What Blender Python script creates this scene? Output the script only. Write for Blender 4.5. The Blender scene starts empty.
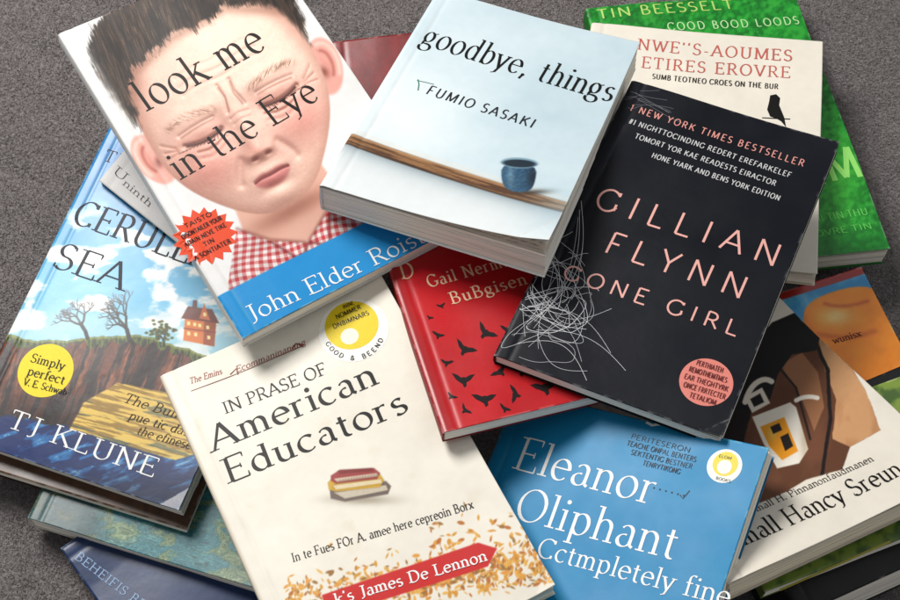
import bpy, numpy as np, math, random
from math import sin, cos, radians, pi
from mathutils import Matrix, Vector
rng = np.random.default_rng(7); random.seed(7)
SC = bpy.context.scene; COL = bpy.context.collection

# ------------------------------------------------------------------ camera
F, PITCH = 1400.0, radians(28)
TGT = np.array([0, 0, .06]); DIST = F/1700
FWD = np.array([0, sin(PITCH), -cos(PITCH)]); UP = np.array([0, cos(PITCH), sin(PITCH)])
CAM = TGT-DIST*FWD
cd = bpy.data.cameras.new('camera'); cam = bpy.data.objects.new('camera', cd); COL.objects.link(cam)
cd.sensor_width = 36; cd.lens = F/900*36; cd.clip_start = .01; cd.clip_end = 50
cam.location = CAM; cam.rotation_euler = (PITCH, 0, 0); SC.camera = cam
def rot(rx, ry, rz):
    cx, sx, cy, sy, cz, sz = cos(rx), sin(rx), cos(ry), sin(ry), cos(rz), sin(rz)
    return np.array([[cz,-sz,0],[sz,cz,0],[0,0,1]])@np.array([[1,0,0],[0,cx,-sx],[0,sx,cx]])@np.array([[cy,0,sy],[0,1,0],[-sy,0,cy]])

# ------------------------------------------------------------------ colour / noise helpers
def lin(c):
    c = np.asarray(c, float); return np.where(c <= .04045, c/12.92, ((c+.055)/1.055)**2.4)
def sstep(a, b, x):
    t = np.clip((x-a)/(b-a), 0, 1); return t*t*(3-2*t)
_lat = rng.random((256, 256))
def vnoise(x, y):
    xi = np.floor(x).astype(int); yi = np.floor(y).astype(int); fx = x-xi; fy = y-yi
    fx = fx*fx*(3-2*fx); fy = fy*fy*(3-2*fy); g = lambda i, j: _lat[i % 256, j % 256]
    return (g(xi, yi)*(1-fx)+g(xi+1, yi)*fx)*(1-fy)+(g(xi, yi+1)*(1-fx)+g(xi+1, yi+1)*fx)*fy
def fbm(x, y, o=4):
    s = 0; a = .5; t = 0
    for i in range(o):
        s = s+a*vnoise(x*2**i+17*i, y*2**i+31*i); t += a; a *= .5
    return s/t
def segdist(X, Y, P):
    d = np.full(X.shape, 1e9)
    for (x0, y0), (x1, y1) in zip(P[:-1], P[1:]):
        dx, dy = x1-x0, y1-y0; t = np.clip(((X-x0)*dx+(Y-y0)*dy)/(dx*dx+dy*dy+1e-9), 0, 1)
        d = np.minimum(d, np.hypot(X-x0-t*dx, Y-y0-t*dy))
    return d
def chaikin(P, n=2, closed=True):
    for _ in range(n):
        Q = []
        for i in range(len(P) if closed else len(P)-1):
            a = P[i]; b = P[(i+1) % len(P)]
            Q += [(a[0]*.75+b[0]*.25, a[1]*.75+b[1]*.25), (a[0]*.25+b[0]*.75, a[1]*.25+b[1]*.75)]
        P = Q
    return P
def poly(X, Y, P, soft=.7):
    ins = np.zeros(X.shape, bool); n = len(P)
    for i in range(n):
        x0, y0 = P[i]; x1, y1 = P[(i+1) % n]
        if y0 == y1: continue
        ins ^= ((y0 > Y) != (y1 > Y)) & (X < (x1-x0)*(Y-y0)/(y1-y0)+x0)
    d = segdist(X, Y, list(P)+[P[0]]); return sstep(-soft, soft, np.where(ins, d, -d))
def stroke(X, Y, P, w, soft=.8): return 1-sstep(w-soft, w+soft, segdist(X, Y, P))
def soft(X, Y, P, w): return np.exp(-(segdist(X, Y, P)/w)**2)
def ell(X, Y, cx, cy, rx, ry, s=.8, ang=0):
    c, q = cos(radians(ang)), sin(radians(ang)); dx, dy = X-cx, Y-cy
    a, b = (dx*c+dy*q)/rx, (-dx*q+dy*c)/ry; return sstep(-s/min(rx, ry), s/min(rx, ry), 1-np.hypot(a, b))
def gau(X, Y, cx, cy, sx, sy): return np.exp(-((X-cx)/sx)**2-((Y-cy)/sy)**2)
def mix(I, c, m):
    m = np.clip(m, 0, 1)[..., None]; return I*(1-m)+np.asarray(c, float)*m
def flat(X, c): return np.ones(X.shape+(3,))*np.asarray(c, float)

# ------------------------------------------------------------------ materials
def nodes(name):
    m = bpy.data.materials.new(name); m.use_nodes = True; nt = m.node_tree; return m, nt, nt.nodes['Principled BSDF']
def printed(name, rough=.36, coat=.12, spec=.35):
    m, nt, p = nodes(name); N = nt.nodes; L = nt.links
    at = N.new('ShaderNodeAttribute'); at.attribute_name = 'print'
    tc = N.new('ShaderNodeTexCoord'); n = N.new('ShaderNodeTexNoise'); n.inputs['Scale'].default_value = 160; n.inputs['Detail'].default_value = 5
    L.new(tc.outputs['Object'], n.inputs['Vector'])
    mr = N.new('ShaderNodeMapRange'); mr.inputs['To Min'].default_value = .94; mr.inputs['To Max'].default_value = 1.04; L.new(n.outputs['Fac'], mr.inputs['Value'])
    mx = N.new('ShaderNodeMix'); mx.data_type = 'RGBA'; mx.blend_type = 'MULTIPLY'; mx.inputs['Factor'].default_value = 1
    L.new(at.outputs['Color'], mx.inputs['A']); L.new(mr.outputs['Result'], mx.inputs['B']); L.new(mx.outputs['Result'], p.inputs['Base Color'])
    n2 = N.new('ShaderNodeTexNoise'); n2.inputs['Scale'].default_value = 28; n2.inputs['Detail'].default_value = 6; L.new(tc.outputs['Object'], n2.inputs['Vector'])
    r2 = N.new('ShaderNodeMapRange'); r2.inputs['From Min'].default_value = .3; r2.inputs['From Max'].default_value = .7
    r2.inputs['To Min'].default_value = rough-.06; r2.inputs['To Max'].default_value = rough+.1; L.new(n2.outputs['Fac'], r2.inputs['Value']); L.new(r2.outputs['Result'], p.inputs['Roughness'])
    b = N.new('ShaderNodeBump'); b.inputs['Strength'].default_value = .22; b.inputs['Distance'].default_value = .002; L.new(n2.outputs['Fac'], b.inputs['Height']); L.new(b.outputs['Normal'], p.inputs['Normal'])
    p.inputs['Coat Weight'].default_value = coat; p.inputs['Coat Roughness'].default_value = .25; p.inputs['Specular IOR Level'].default_value = spec
    return m
M_GLOSS = printed('glossy printed cover', .33, .18, .4); M_MATT = printed('matt printed cover', .46, .05, .3); M_BLACK = printed('black laminated cover', .4, 0, .24)
_ink = {}
def ink(c, rough=.45):
    k = tuple(round(x, 3) for x in c)
    if k not in _ink:
        m, nt, p = nodes('ink'); N = nt.nodes
        n = N.new('ShaderNodeTexNoise'); n.inputs['Scale'].default_value = 900; tc = N.new('ShaderNodeTexCoord'); nt.links.new(tc.outputs['Object'], n.inputs['Vector'])
        r = N.new('ShaderNodeMapRange'); r.inputs['To Min'].default_value = .86; r.inputs['To Max'].default_value = 1.1; nt.links.new(n.outputs['Fac'], r.inputs['Value'])
        mx = N.new('ShaderNodeMix'); mx.data_type = 'RGBA'; mx.blend_type = 'MULTIPLY'; mx.inputs['Factor'].default_value = 1
        mx.inputs['A'].default_value = (*lin(c), 1); nt.links.new(r.outputs['Result'], mx.inputs['B']); nt.links.new(mx.outputs['Result'], p.inputs['Base Color'])
        p.inputs['Roughness'].default_value = rough; p.inputs['Specular IOR Level'].default_value = .25; _ink[k] = m
    return _ink[k]
def pages_mat(c):
    m, nt, p = nodes('page edges'); N = nt.nodes; L = nt.links
    tc = N.new('ShaderNodeTexCoord'); mp = N.new('ShaderNodeMapping'); mp.inputs['Scale'].default_value = (9, 9, 1500); L.new(tc.outputs['Object'], mp.inputs['Vector'])
    n = N.new('ShaderNodeTexNoise'); n.inputs['Scale'].default_value = 1; n.inputs['Detail'].default_value = 4; n.inputs['Roughness'].default_value = .7; L.new(mp.outputs['Vector'], n.inputs['Vector'])
    cr = N.new('ShaderNodeValToRGB'); cr.color_ramp.elements[0].position = .34; cr.color_ramp.elements[1].position = .5
    cr.color_ramp.elements[0].color = (*(lin(c)*.5), 1); cr.color_ramp.elements[1].color = (*lin(c), 1); L.new(n.outputs['Fac'], cr.inputs['Fac'])
    L.new(cr.outputs['Color'], p.inputs['Base Color']); p.inputs['Roughness'].default_value = .85; p.inputs['Specular IOR Level'].default_value = .15
    b = N.new('ShaderNodeBump'); b.inputs['Strength'].default_value = .4; b.inputs['Distance'].default_value = .0004; L.new(n.outputs['Fac'], b.inputs['Height']); L.new(b.outputs['Normal'], p.inputs['Normal'])
    return m
PAGES = pages_mat((1, .98, .93)); PAGES_OLD = pages_mat((.98, .94, .84))

# ------------------------------------------------------------------ mesh helpers
def link(name, me, mat, parent=None, smooth=False):
    if mat: me.materials.append(mat)
    o = bpy.data.objects.new(name, me); COL.objects.link(o); o.parent = parent
    if smooth: me.polygons.foreach_set('use_smooth', np.ones(len(me.polygons), bool))
    return o
def npmesh(name, V, Q, cols=None):
    me = bpy.data.meshes.new(name); k = Q.shape[1]
    me.vertices.add(len(V)); me.vertices.foreach_set('co', np.ascontiguousarray(V, np.float32).ravel())
    me.loops.add(Q.size); me.loops.foreach_set('vertex_index', np.ascontiguousarray(Q, np.int32).ravel())
    me.polygons.add(len(Q)); me.polygons.foreach_set('loop_start', np.arange(0, Q.size, k, dtype=np.int32))
    me.update(calc_edges=True)
    if cols is not None:
        a = me.color_attributes.new('print', 'FLOAT_COLOR', 'POINT')
        a.data.foreach_set('color', np.concatenate([cols, np.ones((len(cols), 1))], 1).astype(np.float32).ravel())
    return me

# ------------------------------------------------------------------ lettering: pen-drawn alphabet (cap height 1)
GL = {
'A': (.74,'L .05,0 .37,1;L .37,1 .69,0;L .15,.34 .57,.34;S .05,0,.09;S .69,0,.1'),
'B': (.64,'L .14,0 .14,1;L .14,1 .3,1;A .3 .76 .19 .24 90 -90;L .14,.52 .32,.52;A .32 .26 .24 .26 90 -90;L .14,0 .32,0;S .1,0,.07;S .1,1,.07'),
'C': (.74,'A .41 .5 .34 .5 48 315;L .64,.8 .64,.98;L .64,.2 .64,.05'),
'D': (.76,'L .14,0 .14,1;L .14,1 .32,1;A .32 .5 .36 .5 90 -90;L .14,0 .32,0;S .1,0,.07;S .1,1,.07'),
'E': (.62,'L .14,0 .14,1;L .14,1 .55,1;L .14,.52 .44,.52;L .14,0 .57,0;S .1,0,.07;S .1,1,.07;T .55,1,-.18;T .57,0,.2;T .44,.43,.18'),
'F': (.58,'L .14,0 .14,1;L .14,1 .53,1;L .14,.5 .42,.5;S .14,0,.12;S .1,1,.07;T .53,1,-.18;T .42,.42,.16'),
'G': (.78,'A .41 .5 .34 .5 48 335;L .66,.8 .66,.98;L .68,.12 .68,.42;S .66,.42,.12'),
'H': (.8,'L .14,0 .14,1;L .64,0 .64,1;L .14,.52 .64,.52;S .14,0,.1;S .14,1,.1;S .64,0,.1;S .64,1,.1'),
'I': (.32,'L .16,0 .16,1;S .16,0,.11;S .16,1,.11'),
'J': (.4,'L .26,1 .26,.1;A .12 .1 .14 .2 0 -110;S .24,1,.11'),
'K': (.72,'L .14,0 .14,1;L .14,.4 .6,1;L .3,.6 .66,0;S .14,0,.1;S .14,1,.1;S .6,1,.09;S .66,0,.09'),
'L': (.58,'L .14,0 .14,1;L .14,0 .54,0;S .14,1,.11;S .1,0,.07;T .54,0,.2'),
'M': (.92,'L .12,0 .14,1;L .14,1 .45,.05;L .45,.05 .76,1;L .78,1 .8,0;S .12,0,.09;S .8,0,.1;S .1,1,.07;S .8,1,.07'),
'N': (.8,'L .14,0 .14,1;L .14,1 .66,0;L .66,0 .66,1;S .14,0,.1;S .1,1,.08;S .66,1,.1'),
'O': (.8,'A .4 .5 .33 .5 90 450'),
'P': (.6,'L .14,0 .14,1;L .14,1 .32,1;A .32 .74 .21 .26 90 -90;L .14,.48 .32,.48;S .14,0,.12;S .1,1,.07'),
'Q': (.8,'A .4 .5 .33 .5 90 450;L .42,.15 .74,-.16'),
'R': (.68,'L .14,0 .14,1;L .14,1 .32,1;A .32 .74 .21 .26 90 -90;L .14,.48 .32,.48;L .34,.48 .62,0;S .14,0,.1;S .1,1,.07;S .63,0,.06'),
'S': (.56,'A .28 .75 .19 .25 40 270;A .28 .25 .21 .25 90 -140;T .45,.82,.14;T .08,.05,.15'),
'T': (.66,'L .33,0 .33,1;L .05,1 .61,1;S .33,0,.12;T .05,1,-.2;T .61,1,-.2'),
'U': (.76,'L .14,1 .14,.3;A .38 .3 .24 .3 180 360;L .62,1 .62,.3;S .14,1,.11;S .62,1,.1'),
'V': (.7,'L .05,1 .36,0;L .36,0 .64,1;S .06,1,.1;S .64,1,.09'),
'W': (1.0,'L .05,1 .3,0;L .3,0 .5,.9;L .5,.9 .72,0;L .72,0 .95,1;S .06,1,.1;S .94,1,.09;S .5,.92,.07'),
'X': (.7,'L .08,1 .62,0;L .08,0 .62,1;S .09,1,.09;S .61,1,.09;S .09,0,.09;S .61,0,.09'),
'Y': (.68,'L .05,1 .34,.45;L .34,.45 .62,1;L .34,.45 .34,0;S .06,1,.09;S .62,1,.09;S .34,0,.11'),
'Z': (.62,'L .08,1 .54,1;L .54,1 .08,0;L .08,0 .56,0;T .08,1,-.18;T .56,0,.18'),
'a': (.5,'A .24 .44 .14 .19 150 0;L .38,.44 .38,.08;A .22 .18 .15 .18 75 360;L .38,.08 .46,.02'),
'b': (.54,'L .12,0 .12,1;A .28 .32 .19 .32 150 -150;S .09,1,.05'),
'c': (.48,'A .27 .32 .21 .32 45 315'),
'd': (.56,'A .26 .32 .19 .32 30 330;L .43,0 .43,1;S .4,1,.05;S .46,0,.05'),
'e': (.5,'A .26 .32 .2 .32 5 318;L .07,.36 .45,.36'),
'f': (.34,'L .15,0 .15,.8;A .28 .8 .13 .2 180 50;L .04,.62 .29,.62;S .15,0,.1'),
'g': (.52,'A .23 .4 .16 .23 90 450;A .25 -.08 .21 .17 150 -200;L .12,.2 .1,.06;L .1,.08 .34,.05;L .36,.58 .48,.64'),
'h': (.56,'L .12,0 .12,1;A .28 .4 .16 .24 165 0;L .44,.4 .44,0;S .12,0,.08;S .44,0,.08;S .09,1,.05'),
'i': (.26,'L .13,0 .13,.63;D .13,.88;S .13,0,.09;S .1,.63,.05'),
'j': (.26,'L .15,.63 .15,-.08;A .03 -.08 .12 .18 0 -100;D .15,.88;S .12,.63,.05'),
'k': (.54,'L .12,0 .12,1;L .13,.26 .42,.62;L .24,.38 .48,0;S .12,0,.08;S .48,0,.06;S .42,.62,.07;S .09,1,.05'),
'l': (.26,'L .13,0 .13,1;S .13,0,.09;S .1,1,.05'),
'm': (.84,'L .12,0 .12,.63;A .26 .4 .14 .23 165 0;L .4,.4 .4,0;A .55 .4 .15 .23 165 0;L .7,.4 .7,0;S .12,0,.08;S .4,0,.08;S .7,0,.08;S .09,.63,.05'),
'n': (.56,'L .12,0 .12,.63;A .28 .4 .16 .23 165 0;L .44,.4 .44,0;S .12,0,.08;S .44,0,.08;S .09,.63,.05'),
'o': (.54,'A .27 .32 .21 .32 90 450'),
'p': (.55,'L .12,-.3 .12,.63;A .28 .32 .19 .32 150 -150;S .12,-.3,.08;S .09,.63,.05'),
'q': (.55,'A .26 .32 .19 .32 30 330;L .43,-.3 .43,.63;S .43,-.3,.08'),
'r': (.4,'L .12,0 .12,.63;A .27 .42 .15 .2 170 65;S .12,0,.09;S .09,.63,.05'),
's': (.42,'A .21 .48 .13 .15 40 270;A .21 .165 .15 .165 90 -140'),
't': (.36,'L .16,.82 .16,.14;A .27 .14 .11 .14 180 290;L .04,.62 .3,.62'),
'u': (.56,'L .12,.63 .12,.2;A .27 .2 .15 .2 180 350;L .43,.63 .43,0;S .09,.63,.05;S .4,.63,.05;S .46,0,.05'),
'v': (.5,'L .05,.63 .25,0;L .25,0 .44,.63;S .06,.63,.08;S .44,.63,.07'),
'w': (.74,'L .05,.63 .22,0;L .22,0 .37,.58;L .37,.58 .53,0;L .53,0 .69,.63;S .06,.63,.08;S .68,.63,.07'),
'x': (.5,'L .06,.63 .44,0;L .06,0 .43,.63;S .07,.63,.07;S .43,.63,.07;S .07,0,.07;S .43,0,.07'),
'y': (.5,'L .05,.63 .26,0;L .44,.63 .2,-.2;L .2,-.2 .08,-.26;S .06,.63,.08;S .44,.63,.07'),
'z': (.46,'L .06,.62 .4,.62;L .4,.62 .06,0;L .06,0 .42,0'),
'1': (.4,'L .22,0 .22,1;L .22,1 .1,.85;S .22,0,.12'), '#': (.6,'L .18,0 .26,1;L .38,0 .46,1;L .06,.34 .54,.34;L .08,.66 .56,.66'),
',': (.24,'L .12,.06 .06,-.16;D .12,.05'), '.': (.22,'D .1,.05'), "'": (.2,'L .1,1 .08,.78'), '-': (.34,'L .05,.32 .29,.32'), '|': (.2,'L .1,-.2 .1,1'), ' ': (.3,''),
'&': (.7,'A .3 .76 .15 .2 -60 240;L .2,.62 .62,.02;A .28 .24 .2 .24 120 330;L .45,.12 .6,.42'),
}
def sample(cmd):
    t = cmd[0]
    if t == 'L': return [tuple(map(float, q.split(','))) for q in cmd[2:].split()]
    if t == 'A':
        cx, cy, rx, ry, a0, a1 = map(float, cmd[2:].split()); n = max(5, int(abs(a1-a0)/14))
        return [(cx+rx*cos(radians(a0+(a1-a0)*i/n)), cy+ry*sin(radians(a0+(a1-a0)*i/n))) for i in range(n+1)]
class Ink:
    """collects flat strokes in cover coordinates, laid on the cover surface"""
    def __init__(s, book, lift=.00012): s.b = book; s.V = []; s.Fc = []; s.lift = lift; s.k = 0
    def strip(s, A, B):
        z = s.lift+s.k % 60*.000004; s.k += 1; n0 = len(s.V)
        for a, b in zip(A, B): s.V += [(a[0], a[1], z), (b[0], b[1], z)]
        for i in range(len(A)-1): j = n0+2*i; s.Fc.append((j, j+1, j+3, j+2))
    def fan(s, P):
        z = s.lift+s.k % 60*.000004; s.k += 1; n0 = len(s.V); s.V += [(x, y, z) for x, y in P]; s.Fc.append(tuple(range(n0, n0+len(P))))
    def rings(s, c, P, nr=8):
        """filled outline as concentric rings, so that it follows the cover's bend"""
        z = s.lift+s.k % 60*.000004; s.k += 1; n0 = len(s.V); m = len(P); s.V.append((c[0], c[1], z))
        for r in range(1, nr+1):
            for x, y in P: s.V.append((c[0]+(x-c[0])*r/nr, c[1]+(y-c[1])*r/nr, z))
        for i in range(m): s.Fc.append((n0, n0+1+i, n0+1+(i+1) % m))
        for r in range(nr-1):
            for i in range(m): a = n0+1+r*m; s.Fc.append((a+i, a+m+i, a+m+(i+1) % m, a+(i+1) % m))
    def line(s, P, w):
        P = np.asarray(P, float); T = np.gradient(P, axis=0); T /= np.hypot(T[:, 0], T[:, 1])[:, None]+1e-12
        N = np.stack([-T[:, 1], T[:, 0]], 1)*(np.asarray(w).reshape(-1, 1) if np.ndim(w) else w)/2; s.strip(P+N, P-N)
    def text(s, txt, x0, y0, x1, y1, cap, t=.13, thin=.04, serif=True, gap=.03, slant=0):
        b = s.b; A = b.loc(x0, y0); B = b.loc(x1, y1); L = np.hypot(*(B-A)); e = (B-A)/L; n = np.array([-e[1], e[0]])
        d = math.hypot(x1-x0, y1-y0); up = b.loc(x0+(y1-y0)/d*cap, y0-(x1-x0)/d*cap)-A; h = up@n
        tot = sum(GL.get(c, GL['o'])[0]+gap for c in txt)-gap; sx = L/(tot*h); pen = 0; phi = radians(22)
        def put(P): return np.array([A+e*((pen+x+slant*y)*sx*h)+n*(y*h) for x, y in P])
        for c in txt:
            adv, cmds = GL.get(c, GL['o'])
            for cm in filter(None, cmds.split(';')):
                if cm[0] in 'LA':
                    P = sample(cm)
                    if cm[0] == 'L': P = [(P[0][0]+(P[1][0]-P[0][0])*q, P[0][1]+(P[1][1]-P[0][1])*q) for q in (0, .33, .66, 1)]
                    Q = np.array(P)*[min(sx, 1.6), 1]; T = np.gradient(Q, axis=0); th = np.arctan2(T[:, 1], T[:, 0])
                    w = thin+(t-thin)*np.abs(np.sin(th-(phi if serif else 0)))**(1.8 if serif else 1)
                    s.line(put(P), w*h)
                elif cm[0] == 'S' and serif:
                    x, y, hw = map(float, cm[2:].split(',')); yy = y+(thin/2 if y <= .01 else -thin/2); hw += t*.25
                    s.line(put([(x-hw, yy), (x, yy), (x+hw, yy)]), max(thin, .04)*h)
                elif cm[0] == 'T' and serif:
                    x, y, hh = map(float, cm[2:].split(',')); s.line(put([(x, y), (x, y+hh/2), (x, y+hh)]), np.array([thin*1.8, thin*1.4, thin*.8])*h)
                elif cm[0] == 'D':
                    x, y = map(float, cm[2:].split(',')); r = max(t*.62, .05); c0 = put([(x, y)])[0]
                    s.fan([(c0[0]+r*h*cos(q*pi/5), c0[1]+r*h*sin(q*pi/5)) for q in range(10)])
            pen += adv+gap
        return s
    def shape(s, P): s.fan([tuple(s.b.loc(x, y)) for x, y in P]); return s
    def disc(s, cx, cy, r, n=48, spikes=0, r2=0):
        c = s.b.loc(cx, cy); k = np.hypot(*(s.b.loc(cx+r, cy)-c))
        if spikes: P = [(c[0]+k*(1 if q % 2 == 0 else r2/r)*cos(q*pi/spikes), c[1]+k*(1 if q % 2 == 0 else r2/r)*sin(q*pi/spikes)) for q in range(2*spikes)]
        else: P = [(c[0]+k*cos(q*2*pi/n), c[1]+k*sin(q*2*pi/n)) for q in range(n)]
        s.rings(c, P, 8 if r > 5 else 1); return s
    def pxline(s, P, w):
        Q = [s.b.loc(*q) for q in P]; k = np.hypot(*(s.b.loc(P[0][0]+1, P[0][1])-Q[0])); s.line(Q, w*k); return s
    def build(s, name, col, rough=.45, label=None):
        V = np.array(s.V); V[:, 2] += s.b.surf(V[:, 0], V[:, 1])+s.b.Th
        me = bpy.data.meshes.new(name); me.from_pydata([tuple(v) for v in V], [], s.Fc)
        o = link(name, me, ink(col, rough), s.b.cover)
        if label: o['label'] = label
        return o

# ------------------------------------------------------------------ books
class Book:
    def __init__(s, pose, k, Th, label, spine, paint=None, base=(.5,.5,.5), res=.00045, mat=None, pages=None, curl=(0, 0), back=None, cat='book', wave=.0010, name='paperback_book', dog=0):
        x, y, z, rx, ry, rz, W, H = pose; s.W, s.H, s.Th = W*k, H*k, Th; s.R = rot(radians(rx), radians(ry), radians(rz)); s.dog = dog
        top = CAM+k*(np.array([x, y, z])-CAM); s.top = top; s.curl = curl; s.wave = wave; s.seed = rng.random()*6
        W, H = s.W, s.H
        r = s.root = bpy.data.objects.new(name, None); COL.objects.link(r); r.empty_display_size = .02
        r.location = top-s.R@np.array([0, 0, Th]); r.rotation_mode = 'XYZ'
        r.rotation_euler = Matrix(s.R.tolist()).to_euler('XYZ')
        r['label'] = label; r['category'] = cat; r['group'] = 'books heaped on the carpet'
        # print sheet: homography cover plane <-> layout sheet
        S = []; D = []
        for a, b in ((-.5, -.5), (.5, -.5), (.5, .5), (-.5, .5)):
            P = s.R@np.array([a*W, b*H, 0])+top; q = P-TGT; dep = DIST+q@FWD
            S.append((a*W, b*H)); D.append((450+F*q[0]/dep, 300-F*(q@UP)/dep))
        Am = []; bv = []
        for (u, v), (X, Y) in zip(S, D):
            Am += [[u, v, 1, 0, 0, 0, -u*X, -v*X], [0, 0, 0, u, v, 1, -u*Y, -v*Y]]; bv += [X, Y]
        s.Hm = np.append(np.linalg.solve(np.array(Am), np.array(bv)), 1).reshape(3, 3); s.Hi = np.linalg.inv(s.Hm)
        # front cover
        nx = int(W/res)+1; ny = int(H/res)+1
        gx, gy = np.meshgrid(np.linspace(-W/2, W/2, nx), np.linspace(-H/2, H/2, ny)); gx = gx.ravel(); gy = gy.ravel()
        gz = s.surf(gx, gy)+Th; w = s.Hm[2, 0]*gx+s.Hm[2, 1]*gy+1
        X = (s.Hm[0, 0]*gx+s.Hm[0, 1]*gy+s.Hm[0, 2])/w; Y = (s.Hm[1, 0]*gx+s.Hm[1, 1]*gy+s.Hm[1, 2])/w
        u = gx/W+.5; v = gy/H+.5
        I = paint(X, Y, u, v) if paint else flat(X, base)
        # worn rim of the print
        rim = np.minimum(np.minimum(gx+W/2, W/2-gx), np.minimum(gy+H/2, H/2-gy)); wn = fbm(gx*240+9, gy*240, 4)
        I = mix(I, (.86, .84, .8), sstep(.0011, .0002, rim)*sstep(.48, .7, wn)*.5)
        cor = np.hypot(W/2-abs(gx), H/2-abs(gy)); I = mix(I, (.86, .84, .8), sstep(.0034, .0008, cor+.002*wn)*.65)
        hinge = np.exp(-((gx+W/2-.0085)/.0009)**2)*sstep(.35, .7, fbm(gx*300, gy*60, 3)); I = mix(I, (.75, .73, .7), hinge*.22)
        if dog: dd = s.dogd(gx, gy); I = mix(I, (.8, .78, .74), np.exp(-(dd/.0005)**2)*sstep(.35, .6, fbm(gx*500, gy*500, 3))*.5)
        idx = np.arange(nx*ny).reshape(ny, nx)
        Q = np.stack([idx[:-1, :-1], idx[:-1, 1:], idx[1:, 1:], idx[1:, :-1]], -1).reshape(-1, 4)
        ring = np.concatenate([idx[0, :], idx[1:, -1], idx[-1, -2::-1], idx[-2:0:-1, 0]]); n0 = nx*ny
        V = np.stack([gx, gy, gz], 1); V2 = V[ring].copy(); V2[:, 2] -= .0004
        m = len(ring); ar = np.arange(m); Q2 = np.stack([ring[ar], n0+ar, n0+(ar+1) % m, ring[(ar+1) % m]], -1)
        C = lin(np.clip(I, 0, 1)); Cr = C[ring]*.6+.25
        me = npmesh('front_cover', np.concatenate([V, V2]), np.concatenate([Q, Q2]), np.concatenate([C, Cr]))
        s.cover = link('front_cover', me, mat or M_GLOSS, r, True)
        # page block: stacked leaves with uneven edges
        nl = max(8, int(Th/.0005)); zs = np.linspace(.0006, Th-.0022, nl); V = []; Fc = []; ins = .0007
        sl = rng.normal(0, .0008)
        for i, zz in enumerate(zs):
            j = rng.normal(0, .00016, 4); q = sl*(zz/Th-.5)
            V += [(-W/2+.001, -H/2+ins+j[0]+q, zz), (W/2-ins+j[1]+q, -H/2+ins+j[0]+q, zz), (W/2-ins+j[1]+q, H/2-ins+j[2], zz), (-W/2+.001, H/2-ins+j[2], zz)]
            if i:
                a = 4*(i-1); b = 4*i
                for c in range(4): d = (c+1) % 4; Fc.append((a+c, a+d, b+d, b+c))
        Fc += [(3, 2, 1, 0), tuple(4*(nl-1)+c for c in range(4))]
        me = bpy.data.meshes.new('page_block'); me.from_pydata(V, [], Fc); link('page_block', me, pages or PAGES, r)
        # top leaves follow the cover's wave and curl, fanning out below it
        nf = 3 if max(curl) <= .0008 else (6 if max(curl) < .005 else 12)
        for q in range(nf):
            fr = (1-(q+.6)/nf)*(.94 if dog else 1); n = 16; V = []; o1, o2 = rng.normal(0, .0003, 2)
            for j in range(n+1):
                for i in range(n+1):
                    xx = -W/2+.003+(W-.0042+o1)*i/n; yy = -H/2+ins+abs(o2)+(H-2*ins-abs(o2))*j/n
                    V.append((xx, yy, Th-.0007-.0014*(1-fr)+s.lift(xx, yy)*fr+s.ripple(xx, yy)*fr))
            Fc = [(j*(n+1)+i, j*(n+1)+i+1, (j+1)*(n+1)+i+1, (j+1)*(n+1)+i) for j in range(n) for i in range(n)]
            me = bpy.data.meshes.new('loose_leaf'); me.from_pydata(V, [], Fc); link('loose_leaf', me, pages or PAGES, r, True)
        # spine and back cover
        V = []; n = 9; zt = Th-.0024
        for yy in (-H/2, H/2):
            for i in range(n):
                t = i/(n-1); bulge = .0005*sin(pi*t)+.0001; V.append((-W/2-bulge, yy, t*zt))
            for i in range(n):
                t = 1-i/(n-1); V.append((-W/2+.0009, yy, t*zt))
        m = 2*n; Fc = [(i, (i+1) % m, m+(i+1) % m, m+i) for i in range(m)]+[tuple(range(m-1, -1, -1)), tuple(range(m, 2*m))]
        # shoulder joining the spine to the cover
        b0 = len(V); ns = 40
        for i in range(ns+1):
            yy = -H/2+H*i/ns; zc = Th+float(s.surf(np.array(-W/2), np.array(yy)))-.0001; V += [(-W/2-.0001, yy, zt-.0002), (-W/2-.00025, yy, (zt+zc)/2), (-W/2, yy, zc)]
        for i in range(ns):
            for c in (0, 1): a = b0+3*i+c; Fc.append((a, a+1, a+4, a+3))
        me = bpy.data.meshes.new('spine'); me.from_pydata(V, [], Fc); link('spine', me, ink(spine, .4), r)
        e = .0002; V = [(-W/2, -H/2-e, 0), (W/2+e, -H/2-e, 0), (W/2+e, H/2+e, 0), (-W/2, H/2+e, 0)]; V += [(a, b, .0005) for a, b, c in V]
        me = bpy.data.meshes.new('back_cover'); me.from_pydata(V, [], [(3, 2, 1, 0), (4, 5, 6, 7)]+[(i, (i+1) % 4, 4+(i+1) % 4, 4+i) for i in range(4)])
        link('back_cover', me, ink(back or spine, .4), r)
    def lift(s, x, y):
        u = x/s.W+.5; v = y/s.H+.5; t = np.clip((u-.3)/.7, 0, 1)**2
        return t*(s.curl[0]*np.clip(v, 0, 1)**1.5+s.curl[1]*np.clip(1-v, 0, 1)**1.5)
    def ripple(s, x, y):
        W, H = s.W, s.H; return s.wave*(np.sin(x/W*5+s.seed)*np.sin(y/H*4+2*s.seed)+.5*np.sin(y/H*9+s.seed*3)*np.clip(x/W+.5, 0, 1))*np.clip((x+W/2)/.03, 0, 1)
    def dogd(s, x, y): return ((s.W/2-x)*1.15+(y+s.H/2)-s.dog)/1.5
    def surf(s, x, y):
        d = x+s.W/2; z = -.0003*np.exp(-((d-.0085)/.0016)**2)-.0009*np.clip(1-d/.0026, 0, 1)**2
        if s.dog: z = z+.16*np.clip(-s.dogd(x, y), 0, 1)
        return z+s.ripple(x, y)+s.lift(x, y)
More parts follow.
